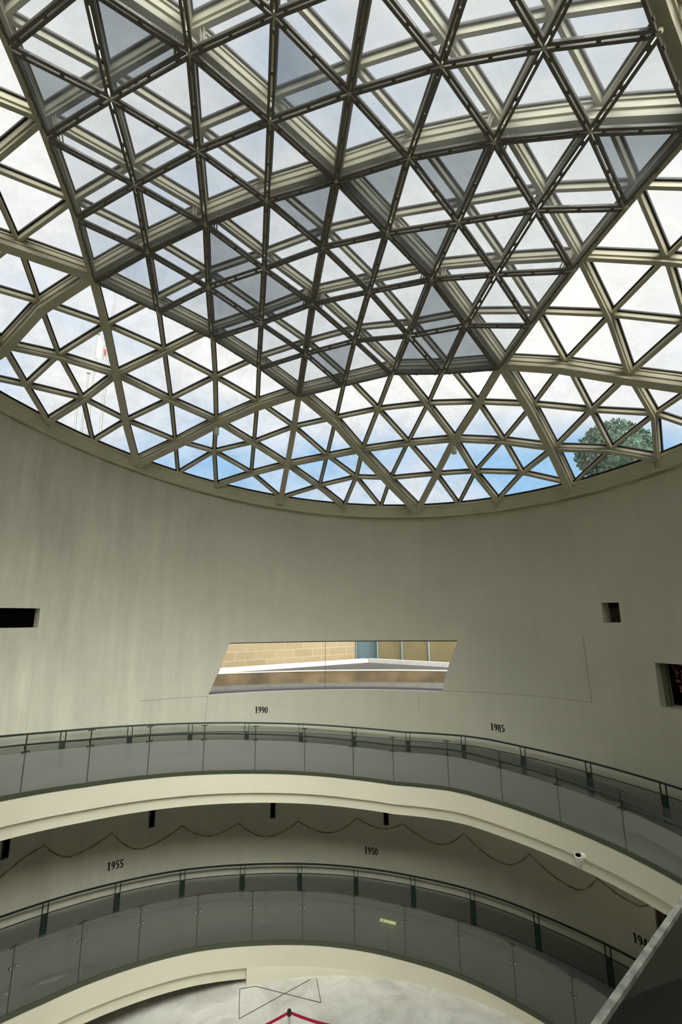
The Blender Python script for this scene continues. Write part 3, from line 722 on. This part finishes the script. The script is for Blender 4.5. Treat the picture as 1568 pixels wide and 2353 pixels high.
mb.prism([cyl(342.4, RI, 0.0), cyl(342.4, wr(0.3)-0.01, 0.0), cyl(342.4, wr(0.3)-0.01, 0.74), cyl(342.4, RI, 0.74)], [cyl(343.4, RI, 0.0), cyl(343.4, wr(0.3)-0.01, 0.0), cyl(343.4, wr(0.3)-0.01, 0.74), cyl(343.4, RI, 0.74)])
mb.build('solid_base', CREAM, ramp, smooth=True)

# ------------------------------------------------------------------ glass balustrades on the inner edge and handrails near the wall
def balustrade(nm, lab, joints, a0, a1, clear_h, painted_refl):
    b = thing(nm, lab, 'glass balustrade', tuple(cyl((a0+a1)/2, RI, rz((a0+a1)/2))))
    helix(a0, a1, [(RI-0.004, -0.015), (RI+0.05, -0.015), (RI+0.05, 0.075), (RI-0.004, 0.075)], 'base_channel', CHANNEL, b)
    js = [a0]+[j for j in joints if a0 < j < a1]+[a1]
    for j0, j1 in zip(js, js[1:]):
        mb = MB(); n = max(2, int((j1-j0)/1.8)); g = 0.06
        As = [j0+g+(j1-j0-2*g)*t/n for t in range(n+1)]
        for h0, h1, mi in ((0.05, clear_h, 1), (clear_h, 1.17, 0)):  # lower band carries the painted reflection, upper band stays clear
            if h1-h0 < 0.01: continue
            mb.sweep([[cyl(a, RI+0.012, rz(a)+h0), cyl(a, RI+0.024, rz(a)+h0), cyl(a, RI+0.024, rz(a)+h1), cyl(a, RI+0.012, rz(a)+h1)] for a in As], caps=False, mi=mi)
        mb.build('glass_panel', [BALU, painted_refl], b, smooth=True)
    for j in js[1:-1]:
        z = rz(j); MB().bar(cyl(j, RI+0.018, z+0.05), cyl(j, RI+0.018, z+1.17), 0.022, 0.012, up=cyl(j, 1, 0)).build('glass_joint', POSTG, b)
        mb = MB(); tg = Vector((cos(radians(j)), -sin(radians(j)), 0))
        for h, w_ in ((1.15, 0.16), ):
            p = cyl(j, RI+0.018, z+h); mb.bar(p-tg*w_/2, p+tg*w_/2, 0.03, 0.018)
        mb.build('top_clip', BRONZE, b)
        mb = MB()
        for sg in (-1, 1):
            p = cyl(j, RI-0.01, z+0.82)+tg*0.055*sg; mb.lathe([(0.012, -0.02), (0.02, 0.0), (0.02, 0.035), (0.012, 0.05)], p, cyl(j, 1, 0), 10)
        p = cyl(j, RI+0.03, z+0.82); mb.bar(p-tg*0.07, p+tg*0.07, 0.03, 0.02)
        mb.build('point_fitting', CHROME if z < 2.5 else BRONZE, b, smooth=True)
        MB().bar(cyl(j, RI+0.03, z+0.82), cyl(j, RI+0.075, z+0.93), 0.016, 0.016).build('rail_bracket', RAILM, b)
    mb = MB(); mb.tube([cyl(a, RI+0.085, rz(a)+0.94) for a in rsteps(a0, a1, 2.0)], 0.021, 10); mb.build('handrail_tube', TEAL, b, smooth=True)
    return b
balustrade('glass_balustrade', 'glass balustrade with teal handrail along the upper ramp under the slanted window', [-73.6, -62.6, -51.2, -39.7, -28.3, -17, -5.8, 5.3, 14.4, 26.6, 37.8, 49, 60.5, 71.9, 83], -84, 94, 0.80, BALU_REFL_PALE)
balustrade('glass_balustrade', 'glass balustrade with bright point fittings along the lower ramp above the marble floor', [288.6, 299.6, 310.6, 321, 332.1, 343.3, 353.9, 365, 375.7, 386.8, 397.4, 408], 278, 414, 1.14, BALU_REFL)
def handrail(lab, angs, a0, a1):
    h = thing('handrail', lab, 'handrail', tuple(cyl((a0+a1)/2, 8.9, rz((a0+a1)/2))))
    RR = 8.93
    MB().tube([cyl(a, RR, rz(a)+0.845) for a in rsteps(a0, a1, 2.0)], 0.024, 10).build('top_rail', RAILM, h, smooth=True)
    MB().tube([cyl(a, RR, rz(a)+0.595) for a in rsteps(a0, a1, 2.0)], 0.014, 8).build('lower_rail', RAILM, h, smooth=True)
    for a in angs:
        z = rz(a); tg = Vector((cos(radians(a)), -sin(radians(a)), 0)); rd = cyl(a, 1, 0)
        mb = MB()
        for sg in (-1, 1):
            p = cyl(a, RR, z)+tg*0.062*sg; mb.bar(p, p+Vector((0, 0, 0.835)), 0.014, 0.045, up=rd)
        post = mb.build('post', POSTG, h)
        p = cyl(a, RR, z); MB().bar(p+Vector((0, 0, 0.0)), p+Vector((0, 0, 0.58)), 0.012, 0.11, up=tg).build('web_plate', POSTG, post)
    ag = [a0]+[a for a in angs if a0 < a < a1]+[a1]
    for j0, j1 in zip(ag, ag[1:]):
        n = 4; As = [j0+0.5+(j1-j0-1.0)*t/n for t in range(n+1)]
        mb = MB().sweep([[cyl(a, RR+0.0, rz(a)+0.03), cyl(a, RR+0.01, rz(a)+0.03), cyl(a, RR+0.01, rz(a)+0.57), cyl(a, RR, rz(a)+0.57)] for a in As]); mb.build('infill_panel', INFILL, h, smooth=True)
handrail('dark green handrail on paired posts near the wall of the upper ramp', [-17.05+10.8*k for k in range(-6, 11)], -86, 94)
handrail('dark green handrail on paired posts near the wall of the lower ramp', [342.95+10.75*k for k in range(-6, 7)], 276, 413.5)

# ------------------------------------------------------------------ year numbers on the wall
def digit(mb, ch, M):
    def st(pts, ws):
        pts = [Vector((p[0], p[1], 0)) for p in pts]
        if not isinstance(ws, (list, tuple)): ws = [ws]*len(pts)
        ws = [w_*1.35+0.01 for w_ in ws]
        lo = []
        for i, p in enumerate(pts):
            d = (pts[min(len(pts)-1, i+1)]-pts[max(0, i-1)]).normalized(); nn = Vector((-d.y, d.x, 0))*ws[i]/2; e = Vector((0, 0, 0.04))
            lo.append([M @ (p-nn), M @ (p+nn), M @ (p+nn+e), M @ (p-nn+e)])
        mb.sweep(lo)
    def ring(cx, cy, rx, ry, a0=0, a1=360, thick=0.12, thinw=0.05):
        n = 20; ps = []; ws = []
        for t in range(n+1):
            a = radians(a0+(a1-a0)*t/n); ps.append((cx+rx*cos(a), cy+ry*sin(a))); ws.append(thinw+(thick-thinw)*abs(cos(a)))
        st(ps, ws)
    if ch == '1': st([(0.25, 0), (0.25, 1)], 0.14); st([(0.07, 0.84), (0.25, 0.98)], 0.07); st([(0.08, 0.025), (0.42, 0.025)], 0.05)
    if ch == '9': ring(0.25, 0.68, 0.165, 0.28); st([(0.415, 0.68), (0.40, 0.40), (0.30, 0.15), (0.10, 0.02)], [0.12, 0.12, 0.09, 0.05])
    if ch == '4': st([(0.34, 1), (0.03, 0.30)], 0.06); st([(0.02, 0.28), (0.50, 0.28)], 0.08); st([(0.35, 0), (0.35, 1)], 0.13); st([(0.2, 0.02), (0.5, 0.02)], 0.045)
    if ch == '5': st([(0.12, 0.94), (0.45, 0.94)], 0.11); st([(0.13, 0.96), (0.09, 0.55)], 0.06); ring(0.21, 0.32, 0.20, 0.28, 125, -125, 0.13, 0.06)
    if ch == '8': ring(0.25, 0.76, 0.14, 0.21); ring(0.25, 0.28, 0.175, 0.26)
    if ch == '0': ring(0.25, 0.5, 0.17, 0.47)
for txt, a, z, lab in (('1990', -14.1, 5.835, 'black serif number 1990 on the grey wall under the slanted window'),
                       ('1985', 32.2, 5.46, 'black serif number 1985 on the wall right of the slanted window'),
                       ('1955', -38.9, 2.33, 'black serif number 1955 on the lower left wall'),
                       ('1950', 7.35, 1.775, 'black serif number 1950 on the middle of the lower wall'),
                       ('1945', 52.15, 1.315, 'black serif number 1945 on the lower wall beside the dark door')):
    num = thing('year_number', lab, 'number', tuple(cyl(a, wr(z), z)))
    H = 0.19; sl = {'1990': -0.07, '1985': -0.05, '1955': -0.075, '1950': -0.07, '1945': -0.06}[txt]
    for i, ch in enumerate(txt):
        u = (i-1.5)*0.55*H; aa = a+degrees(u/wr(z)); zz = z+sl*u
        X = Vector((cos(radians(aa)), -sin(radians(aa)), sl)).normalized(); Z = -cyl(aa, 1, 0); Y = Vector((0, 0, 1))
        o0 = cyl(aa, wr(zz)-0.002, zz-H/2)
        M = Matrix(((X.x, Y.x, Z.x, o0.x), (X.y, Y.y, Z.y, o0.y), (X.z, Y.z, Z.z, o0.z), (0, 0, 0, 1))) @ Matrix.Diagonal((H, H, H, 1)) @ Matrix.Translation((-0.25, 0, 0))
        mb = MB(); digit(mb, ch, M); mb.build('digit', INK, num)

# scalloped cable on the wall between the ramps
WV = [(-61, 2.3), (-49.9, 3.3), (-45.7, 2.85), (-39.8, 3.12), (-34.8, 2.54), (-28.1, 2.88), (-22.8, 2.48), (-18.0, 2.7), (-12.3, 2.24), (-6.6, 2.59), (-0.6, 2.24), (4.7, 2.65), (10.0, 2.38), (13.5, 2.56), (20.4, 2.12), (24.8, 2.51), (32.1, 1.95), (36.1, 2.35), (43.3, 1.86), (46.6, 2.28), (52.0, 2.02), (54.0, 2.2)]
pts = []
cusps = [WV[0]]+[w for i, w in enumerate(WV) if i % 2 == 1]
if True:
    seq = WV
    i = 1
    out = [(-61, 2.35), (-58, 2.62), (-55.5, 2.94), (-52.5, 3.18), (-49.9, 3.3)]
    while i+2 < len(seq):
        (a0, z0), (am, zm), (a1, z1) = seq[i], seq[i+1], seq[i+2]
        # sagging curve through the low point
        for t in range(1, 11):
            s_ = t/10; a = a0+(a1-a0)*s_
            if a <= am: u = (am-a)/(am-a0); z = zm+(z0-zm)*u**1.8
            else: u = (a-am)/(a1-am); z = zm+(z1-zm)*u**1.8
            out.append((a, z))
        i += 2
    pts = [cyl(a, wr(z)-0.012, z) for a, z in out]
cb = MB().tube(pts, 0.017, 6).build('hanging_cable', ROPE, smooth=True)
tag(cb, 'thin brown cable hung in scallops along the wall between the two ramps', 'cable')

# security camera on the fascia
P = cyl(52.16, RI, 3.66); rd = cyl(52.16, 1, 0); tg = Vector((cos(radians(52.16)), -sin(radians(52.16)), 0))
cc = thing('security_camera', 'white security camera fixed to the cream edge of the upper ramp', 'security camera', tuple(P))
MB().lathe([(0.045, 0.07), (0.06, 0.03), (0.06, -0.05), (0.03, -0.07)], P+tg*0.05+Vector((0, 0, 0.03)), rd, 16).build('mount', WHITE, cc, smooth=True)
ax = Vector((-0.12, -0.35, 0.93)).normalized(); c0 = P-rd*0.12+Vector((0, 0, -0.12))
body = MB().lathe([(0.04, -0.05), (0.055, 0.0), (0.075, 0.08), (0.08, 0.24), (0.066, 0.245), (0.06, 0.20)], c0, ax, 18).build('camera_body', WHITE, cc, smooth=True)
MB().lathe([(0.058, 0.20), (0.05, 0.232), (0.02, 0.236)], c0, ax, 16).build('lens', BLACK, body, smooth=True)

# sign reflection in the lower glass, built as a glowing solid on a stand
P = cyl(12.0, 6.95, 1.14)
sg = thing('sign_reflection', 'small glowing yellow-green sign reflection, built solid behind the lower balustrade glass', 'sign reflection', tuple(P))
tg = Vector((cos(radians(12)), -sin(radians(12)), -0.10)).normalized(); rd = cyl(12, 1, 0)
MB().bar(P-tg*0.21, P+tg*0.21, 0.035, 0.075).build('housing', WHITE, sg)  # added backing for the reflected sign face
fc = MB().bar(P-tg*0.20-rd*0.02, P+tg*0.20-rd*0.02, 0.006, 0.062).build('reflected_face', SIGNREFL, sg)
mk = MB()
for u in (-0.01, 0.04): mk.bar(P+tg*u-rd*0.024+Vector((0, 0, -0.022)), P+tg*u-rd*0.024+Vector((0, 0, 0.022)), 0.006, 0.004, up=rd)
mk.bar(P-tg*0.15-rd*0.024, P-tg*0.07-rd*0.024, 0.004, 0.01)
mk.bar(P-tg*0.15-rd*0.024, P-tg*0.12-rd*0.024+Vector((0, 0, 0.016)), 0.004, 0.008); mk.bar(P-tg*0.15-rd*0.024, P-tg*0.12-rd*0.024-Vector((0, 0, 0.016)), 0.004, 0.008)
mk.build('arrow_marks', POSTG, fc)
MB().bar(P+Vector((0, 0, -0.03)), Vector((P.x, P.y, rz(372)+0.0)), 0.02, 0.02).build('stand', RAILM, sg)  # added support, the reflection itself has none

# belt barrier on the marble floor
def stanchion(x, y, lab):
    s_ = thing('belt_post', lab, 'barrier post', (x, y, 0))
    MB().lathe([(0.17, 0.0), (0.17, 0.012), (0.12, 0.03), (0.03, 0.045)], (x, y, 0), seg=28).build('base', CHROME, s_, smooth=True)
    MB().lathe([(0.03, 0.04), (0.03, 0.93)], (x, y, 0), seg=20).build('pole', CHROME, s_, smooth=True)
    MB().lathe([(0.032, 0.90), (0.042, 0.905), (0.042, 0.985), (0.034, 1.0), (0.015, 1.006)], (x, y, 0), seg=20).build('belt_head', RAILM, s_, smooth=True)
BX = (-0.78, 4.24)
stanchion(BX[0], BX[1], 'polished steel belt post with dark head on the marble floor')
for ex, ey, lab in ((-2.35, 3.56, 'crimson belt running left from the steel post'), (1.0, 3.84, 'crimson belt running right from the steel post')):
    pts = []
    for t in range(13):
        s_ = t/12; pts.append(Vector((BX[0]+(ex-BX[0])*s_, BX[1]+(ey-BX[1])*s_, 0.955-0.10*sin(pi*s_))))
    mb = MB(); d = Vector((ex-BX[0], ey-BX[1], 0)).normalized(); nn = Vector((-d.y, d.x, 0))*0.004
    mb.sweep([[p+nn+Vector((0, 0, 0.026)), p-nn+Vector((0, 0, 0.026)), p-nn-Vector((0, 0, 0.026)), p+nn-Vector((0, 0, 0.026))] for p in pts])
    tag(mb.build('barrier_belt', RED), lab, 'belt')
stanchion(-2.38, 3.55, 'steel belt post holding the left end of the crimson belt')
stanchion(1.03, 3.84, 'steel belt post holding the right end of the crimson belt')

# near glass barrier at the lower right, on a landing by the viewer
A_ = Vector((0.601, -6.739, 8.24)); B_ = Vector((0.801, -6.559, 8.24)); d = (B_-A_).normalized(); A2 = A_-d*0.55; B2 = A_+d*1.35
nb = thing('glass_barrier', 'close glass barrier panel with a rough pale top edge at the lower right', 'glass barrier', tuple(A2))
nn = Vector((-d.y, d.x, 0))*0.0032
MB().prism([A2-nn, B2-nn, B2+nn, A2+nn], [p-Vector((0, 0, 1.14)) for p in (A2-nn, B2-nn, B2+nn, A2+nn)]).build('glass_panel', NEARG, nb)
MB().prism([A2-nn*1.05+Vector((0, 0, 0.002)), B2-nn*1.05+Vector((0, 0, 0.002)), B2+nn*1.05+Vector((0, 0, 0.002)), A2+nn*1.05+Vector((0, 0, 0.002))],
           [A2-nn*1.05-Vector((0, 0, 0.003)), B2-nn*1.05-Vector((0, 0, 0.003)), B2+nn*1.05-Vector((0, 0, 0.003)), A2+nn*1.05-Vector((0, 0, 0.003))]).build('top_edge', EDGE, nb)

# ------------------------------------------------------------------ outside, seen through the slanted window and the dome
def slab(pts, z0, z1): return MB().prism([(x, y, z0) for x, y in pts], [(x, y, z1) for x, y in pts])
ZR = GZ-3.0
def arcband(r0, r1, z0, z1, a0=-60, a1=60, n=40): return MB().sweep([[cyl(a0+(a1-a0)*t/n, r0, z0), cyl(a0+(a1-a0)*t/n, r1, z0), cyl(a0+(a1-a0)*t/n, r1, z1), cyl(a0+(a1-a0)*t/n, r0, z1)] for t in range(n+1)])
tag(arcband(9.905, 10.22, GZ-2.36, GZ-2.225).build('outside_coping', KERB, smooth=True), 'pale curved coping stone just outside the slanted window', 'coping')
tag(arcband(9.905, 23.2, GZ-3.9, GZ-3.66).build('paved_strip', GREYG), 'grey paved strip below the low brown stone wall outside', 'pavement')
tag(arcband(23.2, 23.6, GZ-3.9, ZR).build('retaining_wall', SANDD), 'low stained brown stone retaining wall outside the window', 'wall')
tag(arcband(23.17, 23.63, ZR, ZR+0.03).build('wall_cap', KERB), 'thin pale cap on the low brown stone wall outside', 'coping')
tag(arcband(23.63, 60, ZR-0.2, ZR-0.02).build('road', ASPH), 'grey road beyond the low brown stone wall', 'road')
tag(slab([(-120, -90), (120, -90), (120, 120), (-120, 120)], -0.9, -0.5).build('ground', GRASS), kind='structure')
def wallseg(a, b, h0, h1, th, name, m_, lab, cat, uv=False):
    a = Vector((*a, 0)); b = Vector((*b, 0)); d = (b-a).normalized(); nn = Vector((-d.y, d.x, 0))*th
    mb = MB().prism([a+Vector((0, 0, h0)), b+Vector((0, 0, h0)), b+nn+Vector((0, 0, h0)), a+nn+Vector((0, 0, h0))], [a+Vector((0, 0, h1)), b+Vector((0, 0, h1)), b+nn+Vector((0, 0, h1)), a+nn+Vector((0, 0, h1))])
    o = mb.build(name, m_)
    if uv:
        l = o.data.uv_layers.new(name='UVMap')
        for p in o.data.polygons:
            for li in p.loop_indices:
                v = o.data.vertices[o.data.loops[li].vertex_index].co; l.data[li].uv = ((v-a).dot(d), v.z)
    return tag(o, lab, cat) if lab else o
wallseg((-13.7, 18.3), (2.22, 29.13), ZR-0.05, ZR+0.25, 0.45, 'kerb', KERB, 'pale kerb in front of the sandstone block wall outside', 'kerb')
wallseg((2.22, 29.13), (13.5, 19.2), ZR-0.05, ZR+0.25, 0.45, 'kerb', KERB, 'pale kerb in front of the tan panelled building outside', 'kerb')
wallseg((-15.5, 19.9), (1.45, 31.46), ZR-0.05, ZR+3.6, 0.6, 'stone_wall', BLOCKS, 'tall sunlit sandstone block wall outside, left of the glazed recess', 'wall', True)
bl = thing('panelled_building', 'tan panelled building front with a blue-grey glazed recess outside the window', 'building', (3.0, 30.5, ZR))
wallseg((3.10, 30.55), (14.5, 20.5), ZR, ZR+3.6, 0.5, 'panel_wall', TANP, None, None).parent = bl
wallseg((1.45, 31.9), (3.2, 31.0), ZR, ZR+3.6, 0.2, 'glazed_door', BLUEG, None, None).parent = bl
for x_, y_ in ((3.05, 30.5), (4.74, 29.05), (6.45, 27.55)):
    MB().box(x_-0.06, x_+0.06, y_-0.1, y_+0.12, ZR, ZR+3.6).build('mullion', BLUEF, bl)
MB().box(1.40, 1.50, 31.3, 31.9, ZR, ZR+3.6).build('recess_frame', BLUEF, bl)
for o in bl.children: o.matrix_parent_inverse = bl.matrix_world.inverted()

# round-headed pine seen through the panes at the right
def tree(c, R_, base):
    t = thing('pine_tree', 'dark green round-topped tree outside the dome panes at the right', 'tree', (c.x, c.y, base))
    MB().tube([(c.x, c.y, base), (c.x+0.2, c.y, c.z-R_*0.6), (c.x, c.y, c.z)], [0.35, 0.28, 0.12], 10).build('trunk', BARK, t, smooth=True)
    mb = MB(); rnd = random.Random(5)
    for i in range(2600):
        th_ = rnd.uniform(0, 2*pi); u = rnd.uniform(-0.85, 1); rr_ = sqrt(max(0, 1-u*u))
        rad = R_*(0.80+0.2*rnd.random()+0.05*sin(5*th_)*cos(3*u))
        p = c+Vector((cos(th_)*rr_*rad, sin(th_)*rr_*rad, u*rad*0.92)); s_ = rnd.uniform(0.12, 0.30)*R_/3
        ax = Vector((rnd.uniform(-1, 1), rnd.uniform(-1, 1), rnd.uniform(-0.3, 1))).normalized(); q1 = ax.orthogonal().normalized()*s_; q2 = ax.cross(q1).normalized()*s_*0.6
        mb.face([p-q1, p-q2*0.5, p+q1, p+q2*0.5]); mb.face([p-q1*0.5+ax*s_*0.6, p-q2, p+q1*0.5-ax*s_*0.5, p+q2])
    b = len(mb.v); n1, n2 = 10, 16
    for i in range(n1+1):
        for j in range(n2):
            u = pi*i/n1; th_ = 2*pi*j/n2; rad = R_*0.84; mb.v.append(tuple(c+Vector((sin(u)*cos(th_)*rad, sin(u)*sin(th_)*rad, cos(u)*rad*0.92))))
    for i in range(n1):
        for j in range(n2):
            mb.f.append((b+i*n2+j, b+i*n2+(j+1) % n2, b+(i+1)*n2+(j+1) % n2, b+(i+1)*n2+j)); mb.mi.append(0)
    mb.build('foliage', TREEM, t)
d = (CF+CR*((1412-784)/FPX)-CU*((1040-1176.5)/FPX)).normalized(); c = EYE+d*(38/d.xy.length)
tree(c, 2.5, -0.5)

# flagpoles seen through the panes at the left
def along(px, py, dist):
    d = (CF+CR*((px-784)/FPX)-CU*((py-1176.5)/FPX)); return EYE+d*(dist/d.xy.length)
FP = [((171, 985), (178, 930), 26.0, 'short'), ((193, 995), (200, 880), 26.6, None), ((221, 1000), (268, 670), 27.2, None), ((214, 830), (226, 768), 30.0, None)]
labs = ['leftmost pale flagpole outside the lower left dome panes', 'second pale flagpole from the left outside the lower left dome panes',
        'tallest pale flagpole outside the left dome panes', 'pale flagpole flying the white flag with a red patch']
tops = [(181, 905), (203, 860), (267, 655), (226, 770)]; bots = [(169, 990), (190, 1000), (222, 1000), (213, 835)]
for (tp, bt, ds, lab) in zip(tops, bots, (26.0, 26.6, 27.2, 30.0), labs):
    T_ = along(*tp, ds); fp = thing('flagpole', lab, 'flagpole', (T_.x, T_.y, -0.5), 'flagpoles outside the dome')
    MB().tube([(T_.x, T_.y, -0.5), (T_.x, T_.y, 10), tuple(T_)], [0.10, 0.085, 0.05], 10).build('pole', POLEM, fp, smooth=True)
    MB().lathe([(0.02, 0), (0.09, 0.05), (0.09, 0.12), (0.02, 0.17)], T_, seg=10).build('finial', POLEM, fp, smooth=True)
F1 = along(226, 772, 30.0); F2 = along(219, 822, 30.0); F3 = along(243, 828, 29.6); F4 = along(247, 800, 29.4)
fl_ = thing('flag', 'limp white flag with a red patch on its pole outside the left dome panes', 'flag', tuple(F1))
def cloth(c0, c1, c2, c3, name, m_, par):
    mb = MB(); n = 8
    nn = (c1-c0).cross(c3-c0).normalized()
    G = []
    for i in range(n+1):
        for j in range(n+1):
            u, v = i/n, j/n; p = (c0*(1-u)+c3*u)*(1-v)+(c1*(1-u)+c2*u)*v
            G.append(p+nn*0.08*sin(u*9)*u)
    for off in (0, 0.01):
        b = len(mb.v); mb.v += [tuple(p+nn*off) for p in G]
        for i in range(n):
            for j in range(n):
                a = b+i*(n+1)+j; mb.f.append((a, a+1, a+n+2, a+n+1)); mb.mi.append(0)
    return mb.build(name, m_, par, smooth=True)
cloth(F1, F2, F3, F4, 'white_cloth', FLAGW, fl_)
R1_ = along(237, 802, 29.35); R2_ = along(240, 816, 29.35); R3_ = along(243, 818, 29.3); R4_ = along(245, 803, 29.3)
cloth(R1_, R2_, R3_, R4_, 'red_patch', FLAGR, fl_)
